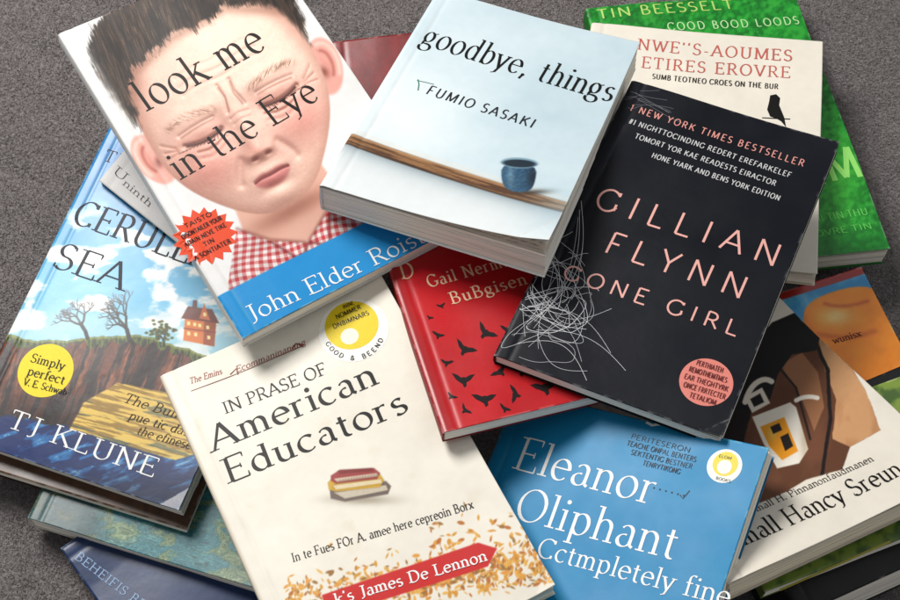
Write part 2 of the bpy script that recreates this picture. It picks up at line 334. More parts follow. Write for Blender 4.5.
    def loc(s, X, Y):
        q = s.Hi@np.array([X, Y, 1.0]); return q[:2]/q[2]
    def ink(s, lift=.00012): return Ink(s, lift)

# ------------------------------------------------------------------ cover art
def face_relief(a, b):
    h = 50*np.sqrt(np.clip(1-(a/112)**2-((b+6)/138)**2, .03, 1))
    w = sstep(-22, 38, b)*(1-sstep(46, 60, b)); h = h+8*np.exp(-(a/(9+4*sstep(0, 45, b)))**2)*w+4*gau(a, b, 0, 45, 12, 9)
    h = h-1.2*soft(a, b, [(-10, 0), (0, -2), (10, 0)], 2)-1*soft(a, b, [(-9, 7), (0, 5), (9, 7)], 1.9)
    for g in (-1, 1):
        h = h+3.2*gau(a, b, g*13, 47, 7, 6)-3*gau(a, b, g*8, 52, 4, 3)
        h = h+3.4*gau(a, b, g*42, -21, 34, 11)+4.5*gau(a, b, g*54, 36, 28, 20)
        h = h+2*gau(a, b, g*46, -4, 25, 6)+2.8*gau(a, b, g*45, 14, 24, 6)-4.5*gau(a, b, g*22, 0, 11, 14)
        h = h-4.4*soft(a, b, chaikin([(g*19, 2), (g*32, 6), (g*50, 7), (g*76, -1)], 2, False), 2.6)
        h = h-1.5*soft(a, b, chaikin([(g*20, -11), (g*44, -12), (g*74, -9)], 1, False), 2.2)
        h = h-1.4*soft(a, b, chaikin([(g*18, 11), (g*40, 20), (g*62, 14)], 1, False), 2.2)-.9*soft(a, b, chaikin([(g*20, 19), (g*42, 28), (g*60, 22)], 1, False), 2.5)
        for q in range(3): h = h-.8*soft(a, b, [(g*76, -1+q*3), (g*88, -10+q*9)], 1.8)
        h = h-1.9*soft(a, b, [(g*7, -36), (g*6, -24), (g*10, -8)], 2.2)
        h = h-2.8*soft(a, b, chaikin([(g*19, 42), (g*28, 52), (g*34, 62), (g*38, 74)], 2, False), 5)
    for q, k in ((-64, .5), (-54, .8), (-45, .7)): h = h-k*soft(a, b, chaikin([(-52, q+4), (-25, q-2), (5, q+4), (35, q-2), (54, q+4)], 2, False), 2.1)
    h = h+2*gau(a, b, 0, 69, 22, 5)+2.8*gau(a, b, 0, 80, 17, 6)-2*soft(a, b, chaikin([(-26, 76), (-14, 74), (0, 75), (14, 74), (26, 76)], 2, False), 2)
    h = h-2.2*gau(a, b, 0, 90, 18, 5)+3.6*gau(a, b, 0, 102, 18, 10)
    return h+.2*fbm(a/3, b/3, 3)
def p_look(X, Y, u, v):
    I = flat(X, (.94, .935, .925)); n = fbm(X/60, Y/60); I = I*(1-.05*n[..., None])
    a0 = (X-240)*.88-(Y-115)*.47; b0 = (X-240)*.47+(Y-115)*.88
    b = np.where(b0 > 0, b0*1.12, b0); a = a0*(1.05+.17*sstep(10, 105, b))
    nk = poly(a0, b0, [(-46, 60), (46, 60), (52, 108), (66, 140), (-60, 145), (-52, 106)], 2)
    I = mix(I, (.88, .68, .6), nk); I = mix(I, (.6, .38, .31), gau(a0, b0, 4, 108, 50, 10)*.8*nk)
    for g in (-1, 1):
        e = ell(a0, b0, g*97, -2, 17, 29, 1.5, 12*g); I = mix(I, (.92, .66, .6), e); I = mix(I, (.98, .8, .74), soft(a0, b0, chaikin([(g*94, -26), (g*108, -24), (g*113, -4), (g*103, 20)], 2, False), 2.6)*e*.9)
        I = mix(I, (.72, .4, .35), soft(a0, b0, chaikin([(g*97, -20), (g*105, -14), (g*105, 2), (g*98, 14)], 2, False), 2)*.75*e); I = mix(I, (.9, .6, .54), soft(a0, b0, [(g*97, -10), (g*101, 0), (g*96, 8)], 1.8)*e*.7); I = mix(I, (.45, .2, .16), gau(a0, b0, g*94, 3, 4, 6)*.7)
    hp = chaikin([(0, -128), (-62, -124), (-96, -84), (-99, -26), (-95, 20), (-86, 56), (-64, 88), (-34, 111), (0, 117), (34, 111), (64, 88), (86, 56), (95, 20), (99, -26), (96, -84), (62, -124)], 2)
    head = poly(a, b, hp, 1.4)
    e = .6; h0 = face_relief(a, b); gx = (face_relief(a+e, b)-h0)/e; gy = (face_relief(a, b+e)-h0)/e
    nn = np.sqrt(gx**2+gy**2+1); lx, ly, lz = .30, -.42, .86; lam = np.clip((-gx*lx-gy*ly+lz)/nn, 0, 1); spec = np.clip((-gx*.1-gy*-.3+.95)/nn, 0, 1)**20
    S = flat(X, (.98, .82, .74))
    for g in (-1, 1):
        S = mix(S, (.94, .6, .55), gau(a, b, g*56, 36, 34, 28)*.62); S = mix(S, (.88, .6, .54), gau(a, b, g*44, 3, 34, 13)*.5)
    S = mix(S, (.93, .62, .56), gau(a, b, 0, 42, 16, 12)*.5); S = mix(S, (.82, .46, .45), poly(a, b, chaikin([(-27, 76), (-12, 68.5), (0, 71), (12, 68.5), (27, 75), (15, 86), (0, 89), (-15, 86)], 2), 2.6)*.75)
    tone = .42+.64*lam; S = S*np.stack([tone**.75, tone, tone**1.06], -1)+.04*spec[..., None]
    for g in (-1, 1):
        S = mix(S, (.27, .14, .11), soft(a, b, chaikin([(g*20, 3), (g*33, 6.5), (g*50, 7.5), (g*72, 0)], 2, False), 1.7)*.92)
        S = mix(S, (.62, .38, .32), soft(a, b, chaikin([(g*18, 9), (g*40, 18), (g*62, 12)], 1, False), 1.2)*.45); S = mix(S, (.6, .37, .3), soft(a, b, chaikin([(g*20, -9), (g*44, -10), (g*72, -7)], 1, False), 1.2)*.5)
        for q in range(12):
            x0 = g*(30+q*3.6); S = mix(S, (.24, .12, .09), soft(a, b, [(x0, 6), (x0+g*(1.5+q*.35), 11.5-q*.5)], .6)*.5)
        for q in range(3): S = mix(S, (.68, .43, .37), soft(a, b, [(g*76, -1+q*3), (g*88, -10+q*8)], .9)*.4)
        S = mix(S, (.6, .37, .31), soft(a, b, [(g*7, -34), (g*5, -22), (g*8, -9)], 1.2)*.5)
        br = soft(a, b, chaikin([(g*16, -16), (g*34, -22), (g*60, -25), (g*80, -19)], 2, False), 3.6)
        S = mix(S, (.5, .34, .25), br*sstep(.35, .6, fbm((a*g+b*1.2)/1.2, (b*g-a)/7, 3))*.65)
        S = mix(S, (.4, .18, .15), ell(a, b, g*8.5, 51.5, 4, 2, 1.3)*.75)
    S = mix(S, (.42, .18, .17), soft(a, b, chaikin([(-27, 77), (-14, 74), (0, 75), (14, 74), (27, 76)], 2, False), 1.2)*.88)
    r = np.random.default_rng(9)
    for _ in range(60):
        fx, fy = r.normal(0, 46), r.normal(22, 12); S = mix(S, (.74, .46, .38), gau(a, b, fx, fy, .9, .9)*.25)
    S = S*(1+.05*(fbm(X/2, Y/2, 3)[..., None]-.5)+.07*(fbm(X/12, Y/12, 3)[..., None]-.5))
    S = mix(S, (.68, .45, .38), sstep(.84, 1.03, np.hypot(a/99, (b+5)/124))*.45)
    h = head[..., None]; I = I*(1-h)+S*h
    a, b = a0, b0
    hp = [(-96, -34), (-100, -62), (-106, -100), (-100, -136), (-62, -166), (0, -176), (58, -168), (94, -138), (106, -98), (100, -58), (95, -26), (90, -52), (82, -76), (62, -92), (36, -104), (6, -96), (-24, -106), (-50, -96), (-72, -92), (-86, -74)]
    jj = fbm(a/.9+b/26, b/7, 3)-.5; j2 = fbm(a/9, b/9, 2)-.5
    hm = poly(a+jj*5+j2*6, b+jj*10+j2*14, hp, 3.5); st = fbm(a/.9+b/8, b/14, 4)
    hc = flat(X, (.23, .175, .14))*(0.3+1.4*st[..., None]); hc = mix(hc, (.5, .42, .35), sstep(.54, .8, st)*.55*gau(a, b, -10, -130, 100, 45)); hc = mix(hc, (.1, .08, .07), sstep(.55, .35, fbm(a/8, b/20))*.55)
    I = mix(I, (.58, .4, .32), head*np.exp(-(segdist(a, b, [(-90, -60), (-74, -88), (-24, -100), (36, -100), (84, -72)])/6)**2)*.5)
    I = I*(1-hm[..., None])+hc*hm[..., None]
    b = b+14
    sh = poly(a, b, [(-88, 235), (-92, 160), (-56, 112), (-34, 138), (0, 158), (36, 136), (58, 108), (104, 134), (120, 235)], 1)
    fold = 3*np.sin(a/17)+2*np.sin(b/11); p1 = (a*.9+b*.3+fold)*2*pi/7.2; p2 = (b*.95-a*.25+fold)*2*pi/7.2
    ca = sstep(-.3, .3, np.sin(p1))*.5+sstep(-.3, .3, np.sin(p2))*.5
    sc = mix(flat(X, (.94, .91, .89)), (.74, .15, .17), ca*.88)*(.78+.36*fbm(X/14, Y/14)[..., None]); sc = mix(sc, (.45, .14, .14), soft(a, b, [(-34, 138), (-14, 172), (0, 158), (18, 170), (36, 136)], 1.8)*.6)
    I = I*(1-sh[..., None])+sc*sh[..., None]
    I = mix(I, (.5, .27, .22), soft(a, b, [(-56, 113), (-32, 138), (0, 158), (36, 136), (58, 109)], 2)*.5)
    I = mix(I, (.1, .56, .82), sstep(.131, .127, v)); return I
def p_good(X, Y, u, v):
    I = flat(X, (.84, .885, .9)); n = fbm(X/70, Y/40, 4); I = mix(I, (.64, .75, .79), n*.55+sstep(.1, .9, u)*.2); I = mix(I, (.93, .945, .945), gau(X, Y, 400, 110, 70, 60)*.6)
    s = (Y-133)-(X-352)*.362      # distance below the shelf's upper edge
    gr = fbm((X+Y*.4)/34, s/1.5, 4); I = mix(I, (.86, .84, .8), np.exp(-((s+3)/2.5)**2)*.5)
    wd = mix(flat(X, (.56, .40, .25)), (.33, .21, .13), sstep(.35, .65, gr)); wd = mix(wd, (.74, .58, .42), np.exp(-((s-1.2)/1.4)**2)*.7); wd = mix(wd, (.2, .13, .09), sstep(9, 12.5, s)*.8)
    m = (sstep(-1, 1, s)*(1-sstep(12, 13.5, s)))[..., None]; below = sstep(12, 15, s); I = mix(I, (.87, .89, .89), below)
    I = mix(I, (.5, .56, .59), np.exp(-np.clip(s-13, 0, 99)/8)*(s > 12.5)*.8); I = I*(1-m)+wd*m
    I = mix(I, (.66, .76, .8), gau(X, Y, 560, 225, 40, 25)*.5)
    Y = Y-7
    body = poly(X, Y, chaikin([(501, 159), (537, 162), (534, 184), (527, 191), (509, 189), (501, 180)], 2), .9)
    bc = mix(flat(X, (.16, .31, .42)), (.42, .56, .64), gau(X, Y, 510, 172, 4, 14)*.7); bc = mix(bc, (.06, .12, .18), gau(X, Y, 533, 176, 7, 18)*.85)
    bc = mix(bc, (.36, .46, .5), sstep(.6, .75, fbm(X/1.6, Y/1.6))*.35); bc = bc*(.8+.4*fbm(X/3, Y/2)[..., None]); I = mix(I, (.14, .12, .1), gau(X, Y, 532, 191, 17, 3)*.7)
    I = I*(1-body[..., None])+bc*body[..., None]
    I = mix(I, (.5, .62, .68), ell(X, Y, 519, 160, 18.5, 5.5, .8, 5)); I = mix(I, (.08, .15, .2), ell(X, Y, 519, 160.6, 16.4, 4, .8, 5)); return I
def p_gone(X, Y, u, v):
    I = flat(X, (.03, .045, .085)); n = fbm(X/50, Y/50); return I*(.75+.4*n[..., None])
def p_educ(X, Y, u, v):
    I = flat(X, (.965, .94, .88)); n = fbm(X/45, Y/45, 5); I = I*(1-.06*n[..., None]); I = mix(I, (.87, .8, .69), sstep(.62, .85, fbm(X/25+9, Y/25, 4))*.25)
    I = mix(I, (.72, .6, .45), sstep(.015, 0, u)*.3)
    r = np.random.default_rng(3)
    for q in range(900):
        x = r.uniform(286, 556) if q % 3 else r.uniform(420, 556); lo = 602-(x-286)*.12; y = lo-abs(r.normal(0, 1))*(28 if x > 430 else 15)+r.uniform(-4, 20)
        c = [(.83, .58, .2), (.9, .68, .3), (.72, .42, .16), (.88, .6, .24), (.6, .42, .2)][r.integers(5)]; A = r.uniform(0, 180); rx = r.uniform(1.5, 3.8)
        m = (abs(X-x) < 6) & (abs(Y-y) < 6)
        if m.any(): I[m] = mix(I[m], c, ell(X[m], Y[m], x, y, rx, rx*r.uniform(.3, .6), .7, A)*.95)
    I = mix(I, (.5, .44, .36), gau(X, Y, 362, 500, 32, 5)*.6)
    for P, c in (([(330, 491), (334, 484), (386, 481), (391, 486), (388, 494), (345, 502), (331, 499)], (.42, .36, .33)), ([(334, 493), (386, 485), (388, 490), (345, 499)], (.82, .77, .68)),
                 ([(328, 483), (333, 478), (380, 474), (384, 480), (380, 487), (336, 492), (329, 490)], (.82, .64, .16)), ([(333, 486), (381, 479), (382, 483), (336, 490)], (.9, .84, .7)),
                 ([(331, 476), (340, 470), (374, 468), (380, 473), (377, 479), (336, 484), (331, 481)], (.62, .2, .2)), ([(334, 479), (377, 473), (378, 476), (337, 482)], (.88, .8, .7)),
                 ([(338, 471), (372, 468), (374, 471), (340, 474)], (.5, .15, .14))):
        I = mix(I, (.2, .15, .12), poly(X, Y, P, 1.6)*.35); I = mix(I, np.array(c)*1.0, poly(X, Y, P, .7)*(.85+.15*fbm(X/2, Y/2)))
    for q in range(4): I = mix(I, (.5, .42, .35), soft(X, Y, [(337+q, 480.5+q*.7), (377, 474+q*.8)], .35)*.5)
    ban = poly(X, Y, [(322, 596), (478, 543), (497, 549), (488, 567), (330, 618)], .8); I = mix(I, (.8, .13, .12), ban); return I
def p_red(X, Y, u, v):
    n = fbm(X/40, Y/40); I = flat(X, (.74, .09, .12))*(.9+.2*n[..., None]); return mix(I, (.5, .05, .06), sstep(.07, .0, u)*.5)
def p_elea(X, Y, u, v):
    n = fbm(X/60, Y/60); return mix(flat(X, (.04, .50, .71)), (.10, .58, .77), n*.7)
def p_coat(X, Y, u, v):
    I = flat(X, (.94, .91, .85)); n = fbm(X/40, Y/40); I = I*(1-.06*n[..., None])
    wob = 1.5*(fbm(X/7, Y/7)-.5)
    body = poly(X+wob, Y-wob, [(715, 440), (728, 392), (746, 358), (776, 334), (812, 328), (836, 344), (866, 392), (880, 432), (850, 448), (842, 470), (806, 480), (786, 492), (760, 503), (730, 505)], .7)
    bc = mix(flat(X, (.38, .23, .15)), (.45, .28, .19), sstep(.3, .75, fbm(X/24, Y/34, 4)))
    R = poly(X+wob, Y, [(818, 334), (836, 344), (866, 392), (880, 432), (850, 448), (832, 440), (836, 400), (824, 366)], .7); bc = bc*(1-R[..., None])+mix(flat(X, (.80, .60, .42)), (.74, .53, .36), sstep(.35, .65, fbm(X/16, Y/24, 4)))*R[..., None]
    T2 = poly(X, Y+wob, [(780, 364), (802, 352), (818, 372), (824, 408), (814, 432), (802, 400)], .7); bc = mix(bc, (.64, .44, .3), T2*.9)
    bc = mix(bc, (.09, .06, .06), stroke(X+wob, Y, [(812, 334), (828, 370), (830, 420), (822, 476)], 1.8)); bc = mix(bc, (.12, .08, .07), stroke(X, Y, [(778, 366), (796, 388), (810, 440)], 1.1))
    bc = mix(bc, (.10, .07, .07), poly(X+wob, Y, [(715, 440), (730, 392), (750, 378), (752, 410), (744, 440), (740, 475), (722, 490)], .8)*.97)
    I = I*(1-body[..., None])+bc*body[..., None]
    I = mix(I, (.08, .065, .075), poly(X, Y, [(728, 400), (744, 356), (772, 322), (800, 310), (824, 324), (816, 350), (792, 354), (778, 374), (770, 400), (746, 412)], .7))
    I = mix(I, (.94, .90, .83), stroke(X, Y, chaikin([(742, 412), (750, 388), (764, 378), (776, 384)], 2, False), 2.8)); I = mix(I, (.94, .90, .83), poly(X, Y, [(744, 398), (762, 388), (770, 404), (752, 414)], .7)); I = mix(I, (.10, .08, .08), poly(X, Y, [(750, 400), (760, 394), (764, 403), (754, 408)], .7))
    cup = poly(X, Y, [(752, 418), (790, 403), (796, 408), (808, 450), (799, 464), (777, 469), (763, 444)], .8)
    cc = mix(flat(X, (.96, .93, .87)), (.68, .6, .48), gau(X, Y, 805, 440, 5, 26)*.6); I = I*(1-cup[..., None])+cc*cup[..., None]
    I = mix(I, (.95, .62, .12), poly(X, Y, [(760, 428), (784, 418), (798, 452), (782, 461), (769, 447)], .8)); I = mix(I, (1, .86, .45), gau(X, Y, 772, 434, 5, 7)*.6)
    I = mix(I, (.12, .09, .08), poly(X, Y, [(770, 428), (779, 424), (782, 431), (773, 435)], .6)); I = mix(I, (.12, .09, .08), poly(X, Y, [(780, 438), (788, 434), (793, 447), (785, 452)], .6))
    I = mix(I, (.96, .93, .87), stroke(X, Y, chaikin([(790, 404), (806, 396), (824, 400)], 2, False), 2.2)); return I
def p_orange(X, Y, u, v):
    n = fbm(X/30, Y/30); I = mix(flat(X, (.12, .55, .78)), (.55, .82, .93), sstep(.35, .65, n))
    o = poly(X, Y, chaikin([(800, 318), (812, 298), (856, 284), (884, 290), (905, 330), (920, 420), (850, 420), (818, 370)], 2), 1)
    oc = mix(flat(X, (1, .58, .12)), (1, .88, .6), gau(X, Y, 836, 316, 16, 9)*.85); oc = mix(oc, (.8, .36, .06), soft(X, Y, chaikin([(803, 330), (845, 340), (892, 326)], 2, False), 3)*.6); oc = mix(oc, (.78, .33, .08), soft(X, Y, chaikin([(815, 300), (842, 308), (884, 296)], 2, False), 2)*.7); oc = mix(oc, (.8, .38, .06), soft(X, Y, [(800, 318), (818, 370), (850, 420)], 8)*.5); oc = oc*(.93+.14*fbm(X/10, Y/10)[..., None])
    I = I*(1-o[..., None])+oc*o[..., None]; I = mix(I, (.62, .12, .1), sstep(.965, .97, v)); return I
def p_cream(X, Y, u, v):
    n = fbm(X/40, Y/40); return flat(X, (.94, .91, .85))*(1-.06*n[..., None])
def p_green(X, Y, u, v):
    n = fbm(X/40, Y/40); I = flat(X, (.11, .56, .17))*(.85+.25*n[..., None]); l = fbm(X/5+Y/9, Y/5-X/12, 4); I = mix(I, (.28, .74, .26), sstep(.52, .66, l)*.45); I = mix(I, (.04, .34, .1), sstep(.46, .34, l)*.5); I = mix(I, (.3, .75, .22), gau(X, Y, 840, 180, 22, 50)*.5); return mix(I, (.06, .4, .13), sstep(.12, .0, v)*.6)
def p_cer(X, Y, u, v):
    I = mix(flat(X, (.12, .48, .72)), (.40, .72, .87), sstep(150, 300, Y)); wx = X+14*fbm(X/20, Y/20); cl = fbm(wx/34, Y/17, 5); cm = sstep(.47, .6, cl)*sstep(200, 240, Y+X*.1)
    cc = mix(flat(X, (.98, .98, .97)), (.6, .74, .84), sstep(.5, .75, fbm(wx/34, (Y+7)/17, 5)-cl*.4+.2)*.5); I = I*(1-cm[..., None])+cc*cm[..., None]
    I = mix(I, (.86, .92, .9), sstep(295, 330, Y)*.5)
    gy = 328+(X)*.12+8*np.sin(X/34+.6)+5*(fbm(X/9, X*0, 3)-.5)
    g = sstep(-.8, .8, Y-gy); gc = mix(flat(X, (.36, .42, .15)), (.12, .18, .06), sstep(.35, .65, fbm(X/1.6, Y/7, 3))); gc = mix(gc, (.68, .68, .34), np.exp(-((Y-gy-1.2)/1.2)**2)*.6); I = I*(1-g[..., None])+gc*g[..., None]
    cy = gy+6+16*(fbm(X/7+5, X*0, 3)-.4); c = sstep(-1, 1, Y-cy); t = X+(Y-330)*.38+6*fbm(X/20, Y/20)
    rn = fbm(t/4.5, Y/45, 5); cc = mix(flat(X, (.42, .22, .14)), (.11, .05, .05), sstep(.40, .58, rn)); cc = mix(cc, (.66, .42, .27), sstep(.6, .74, fbm(t/3+30, Y/24, 4))*.6); cc = cc*(.75+.5*fbm(X/4, Y/4, 4)[..., None]); cc = mix(cc, (.07, .05, .05), sstep(375, 425, Y)*.55); I = I*(1-c[..., None])+cc*c[..., None]
    sy = 414+X*.2; s = sstep(-1.5, 2, Y-sy+9*(fbm(X/9, Y/9)-.5)); w = fbm(X/26-Y/40+fbm(X/15, Y/15)*2, Y/6+X/18, 5); scol = mix(flat(X, (.02, .15, .38)), (.14, .42, .66), sstep(.5, .68, w)); scol = mix(scol, (.85, .93, .95), sstep(.68, .76, w)*.45); scol = mix(scol, (.02, .06, .16), sstep(450, 500, Y-X*.05)*.7)
    I = I*(1-s[..., None])+scol*s[..., None]
    yl = poly(X, Y+2*fbm(X/6, Y/6), [(84, 404), (118, 384), (212, 402), (206, 452), (176, 462), (70, 430)], 1); yc = mix(flat(X, (.95, .80, .36)), (.64, .5, .18), sstep(.45, .62, fbm(X/26, (Y-X*.25)/2, 3))); yc = mix(yc, (.26, .32, .28), sstep(.62, .68, fbm(X/40, (Y-X*.25)/4+8, 3))*.6); I = I*(1-yl[..., None]*.92)+yc*yl[..., None]*.92
    rr = random.Random(4)
    def br(x, y, a, L, w, d):
        nonlocal I
        k = rr.uniform(-.25, .25); P = [(x, y), (x+L*.5*cos(a+k), y-L*.5*sin(a+k)), (x+L*cos(a), y-L*sin(a))]; x2, y2 = P[-1]; m = (abs(X-x) < L+6) & (abs(Y-y) < L+6)
        if m.any(): I[m] = mix(I[m], (.07, .05, .05), stroke(X[m], Y[m], P, w, .4)*min(1, .6+w))
        if d:
            for q in (-.8, -.15, .45): br(x2, y2, a+q+rr.uniform(-.3, .3)+.34*(2.9-a), L*rr.uniform(.55, .9), w*.58, d-1)
    for bx, by, sz in ((88, 339, 1.0), (134, 345, 1.1)): br(bx, by, 2.0, 15*sz, 1.9*sz, 4)
    br(164, 346, 1.7, 6, 1.1, 2)
    for _ in range(60):
        x, y = rr.gauss(162, 6), rr.gauss(332, 5); m = (abs(X-x) < 4) & (abs(Y-y) < 4)
        if m.any(): I[m] = mix(I[m], (.16+rr.random()*.2, .2+rr.random()*.15, .08), ell(X[m], Y[m], x, y, 1.8, 1.3, .6)*.9)
    I = mix(I, (.86, .46, .18), poly(X, Y, [(183, 340), (185, 316), (216, 321), (214, 346)], .7)); I = mix(I, (.62, .28, .12), poly(X, Y, [(204, 319), (216, 321), (214, 346), (203, 344)], .7)); I = mix(I, (.42, .16, .1), poly(X, Y, [(181, 318), (188, 306), (212, 309), (219, 323)], .7))
    I = mix(I, (.36, .14, .1), poly(X, Y, [(192, 308), (193, 300), (197, 300), (197, 309)], .6)); I = mix(I, (.8, .4, .18), poly(X, Y, [(199, 318), (204, 303), (210, 320)], .6)); I = mix(I, (.5, .2, .1), soft(X, Y, [(184, 328), (215, 332)], .8)*.8)
    for x, y in ((187, 321), (193, 322), (198, 323), (187, 331), (194, 332), (206, 325), (207, 335), (203, 312)): I = mix(I, (.98, .9, .6), poly(X, Y, [(x, y), (x+3, y+.5), (x+3, y+4), (x, y+3.6)], .5))
    return I
def p_land(X, Y, u, v):
    w = fbm(X/26, Y/18, 3); n = fbm(X/20+w*3, Y/11+w*2, 5); r = np.abs(np.sin(n*30)); I = mix(flat(X, (.14, .42, .42)), (.42, .52, .36), sstep(.52, .66, n)); I = mix(I, (.06, .17, .2), (1-sstep(0, .45, r))*.75); I = mix(I, (.75, .82, .74), sstep(.94, 1, r)*.4); I = mix(I, (.2, .55, .66), sstep(.6, .4, n)*.3)
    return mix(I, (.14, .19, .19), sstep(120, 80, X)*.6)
def p_brown(X, Y, u, v):
    n = fbm(X/5+Y/30, Y/30, 4); return mix(flat(X, (.26, .17, .12)), (.42, .29, .2), n)
def p_g17(X, Y, u, v):
    n = fbm(X/12, Y/12, 4); return mix(flat(X, (.5, .6, .22)), (.26, .38, .13), sstep(.4, .65, n))
def p_white(X, Y, u, v): return flat(X, (.88, .87, .86))*(.94+.08*fbm(X/20, Y/20)[..., None])

# ------------------------------------------------------------------ the pile (pose: x y z rx ry rz W H)
LO = .0012
Book((.2382,-.0958,.0100,0,0,23.4,.1400,.1100), .94, .053, 'thick black book at the very bottom right, under the olive green one', (.08,.08,.08), None, (.07,.07,.075), LO, M_MATT, name='hardcover_book')
navy = Book((-.1384,-.1374,.0120,0,0,-51.1,.1100,.1300), 1, .012, 'navy blue book at the bottom left with one corner showing', (.1,.14,.24), lambda X, Y, u, v: flat(X, (.09, .19, .36))*(.85+.3*fbm(X/30, Y/30)[..., None]), res=LO)
g17 = Book((.2254,-.0969,.0208,0,0,20.7,.1400,.0900), .94, .012, 'olive green book under the cream book with the brown coat', (.4,.48,.2), p_g17, res=LO)
green = Book((.1786,.1334,.0505,-3.7,2.7,8.1,.1458,.2146), 1.03, .015, 'bright green book lying at the top right behind the others', (.1,.42,.14), p_green, res=.0006, curl=(0, .0015))
Book((-.0079,.1269,.0489,4.6,-1.6,6.4,.1249,.1531), 1.02, .02, 'dark red book mostly hidden between the face cover and the shelf cover', (.3,.05,.05), lambda X, Y, u, v: flat(X, (.5, .11, .11))*(.8+.3*fbm(X/9, Y/9)[..., None]), res=LO)
land = Book((-.1487,-.0553,.0201,-.4,-.3,-17.4,.1400,.1800), 1, .014, 'book with a teal and green landscape cover at the bottom left', (.85,.84,.8), p_land, res=.0005, curl=(.0005, .003))
Book((-.1858,-.0132,.0256,-.4,-.4,-17.6,.1400,.2000), 1, .009, 'thin dark brown book directly under the blue seaside cover', (.2,.13,.1), p_brown, res=LO)
orange = Book((.2129,-.0586,.0341,3.9,-3.2,18.3,.1300,.1500), 1, .012, 'book with an orange shape on blue at the right edge', (.6,.15,.1), p_orange, res=.0006)
cream = Book((.1505,.1036,.0756,-8.5,-4.1,-10.1,.1497,.1935), 1.04, .010, 'cream book with small red capitals and a black bird', (.85,.82,.75), p_cream, res=.0007, mat=M_MATT, curl=(0, .002))
coat = Book((.1468,-.0964,.1277,-17.8,7.7,28.2,.1357,.1805), 1.075, .015, 'cream book with a brown coat picture at the lower right', (.8,.76,.7), p_coat, mat=M_MATT, pages=PAGES_OLD, curl=(.001, .002))
cer = Book((-.1831,.0014,.0481,5.8,-.6,-19.0,.1410,.2156), 1, .014, 'blue seaside book with clouds, bare trees and a yellow round sticker at the left', (.1,.2,.3), p_cer, res=.0004, curl=(0, .002), dog=.014)
wht = Book((-.1377,.0925,.0756,16.9,1.2,-40.3,.1099,.1198), 1, .009, 'small white book poking out from under the left edge of the face cover', (.82,.81,.8), p_white, res=LO, mat=M_MATT)
ele = Book((.0551,-.2040,.1376,6.3,-21.7,-22.5,.1368,.1976), 1.075, .010, 'sky blue book with large white title at the bottom centre', (.06,.42,.6), p_elea, res=.0006, mat=M_MATT, curl=(.0015, 0))
edu = Book((-.0508,-.1367,.1296,-3.0,-1.2,26.6,.1281,.1946), 1.053, .011, 'cream book with a small drawing of stacked books and a scatter of orange leaves', (.92,.88,.8), p_educ, mat=M_MATT, pages=PAGES_OLD, curl=(.0022, .0022), wave=.0012, dog=.012)
red = Book((.0351,-.0091,.1251,-7.9,2.7,16.2,.1352,.1904), 1.048, .009, 'red book with small black birds in the middle of the heap', (.5,.05,.07), p_red, res=.0006, curl=(0, .001))
look = Book((-.1084,.0624,.1447,6.6,3.2,32.3,.1329,.2138), 1.038, .012, "white book with a child's squeezed shut face and a blue band", (.9,.9,.89), p_look, res=.00036, curl=(.001, .0015), mat=printed('satin printed cover', .42, .06, .3))
gone = Book((.1190,-.0101,.1415,-1.8,-4.5,-24.7,.1222,.1972), 1.042, .009, 'black book with pink capitals and white scribbled lines', (.05,.05,.06), p_gone, res=.0007, mat=M_BLACK, curl=(.0006, .0018), dog=.012)
good = Book((.0212,.0746,.1452,-10.8,-2.1,-21.0,.1274,.1752), 1.036, .020, 'pale blue book with a cup on a wooden shelf, topmost of the heap', (.88,.9,.9), p_good, mat=M_MATT, curl=(.0008, .0095), dog=.02)

# ------------------------------------------------------------------ lettering and marks
K = (.06, .055, .05); WH = (.97, .97, .96); PK = (.92, .68, .64)
b = look
b.ink().text('look me', 146, 111, 268, 49, 33, .105, .026, gap=.05).build('title_lettering', K)
b.ink().text('in the Eye', 180, 180, 321, 99, 29, .105, .026, gap=.05).build('title_lettering', K)
b.ink().text('John Elder Roiston', 251, 323, 452, 230, 17, .12, .05).build('author_lettering', WH)
b.ink(.0001).disc(205, 236, 33, spikes=17, r2=26).build('starburst_badge', (.9, .3, .15))
t = b.ink(.0003)
for i, (s_, w) in enumerate((('TAISTO', 15), ('DISONTAILER YOUR', 22), ('ADAIN NEVE TIKE', 23), ('TIN', 6), ('A SONTIATER', 20))):
    cx, cy = 199+i*3.6, 222+i*7.4; t.text(s_, cx-w*.9, cy+w*.45, cx+w*.9, cy-w*.45, 4.4, .2, .12, False)
t.build('badge_lettering', (.15, .05, .04))
b = good
b.ink().text('goodbye, things', 419, 43, 610, 104, 22.5, .09, .025, gap=.05).build('title_lettering', K)
b.ink().text('FUMIO SASAKI', 425, 93, 532, 131, 9.5, .13, .1, False, .16).build('author_lettering', (.13, .14, .15))
b.ink().pxline([(417, 80), (426, 82), (434, 84)], .9).pxline([(418, 79), (419, 84), (418, 90)], 1.2).build('green_mark', (.2, .45, .38))
b = gone
b.ink().text('1 NEW YORK TIMES BESTSELLER', 629, 110, 803, 167, 6.4, .13, .11, False, .2).build('blurb_heading', (.88, .6, .56))
t = b.ink()
for s_, x0, y0, x1, y1 in (('#1 NIGHTTOCINDING REDERT EREFARKELEF', 628, 123, 790, 178), ('TOMORT YOR KAE READESTS EIRACTOR', 634, 138, 775, 186), ('HONE YIARK AND BENS YORK EDITION', 651, 157, 779, 201)):
    t.text(s_, x0, y0, x1, y1, 5, .15, .12, False, .1)
t.build('blurb_lettering', (.8, .8, .8))
b.ink().text('GILLIAN', 592, 206, 776, 268, 22, .095, .085, False, .3).build('author_lettering', PK)
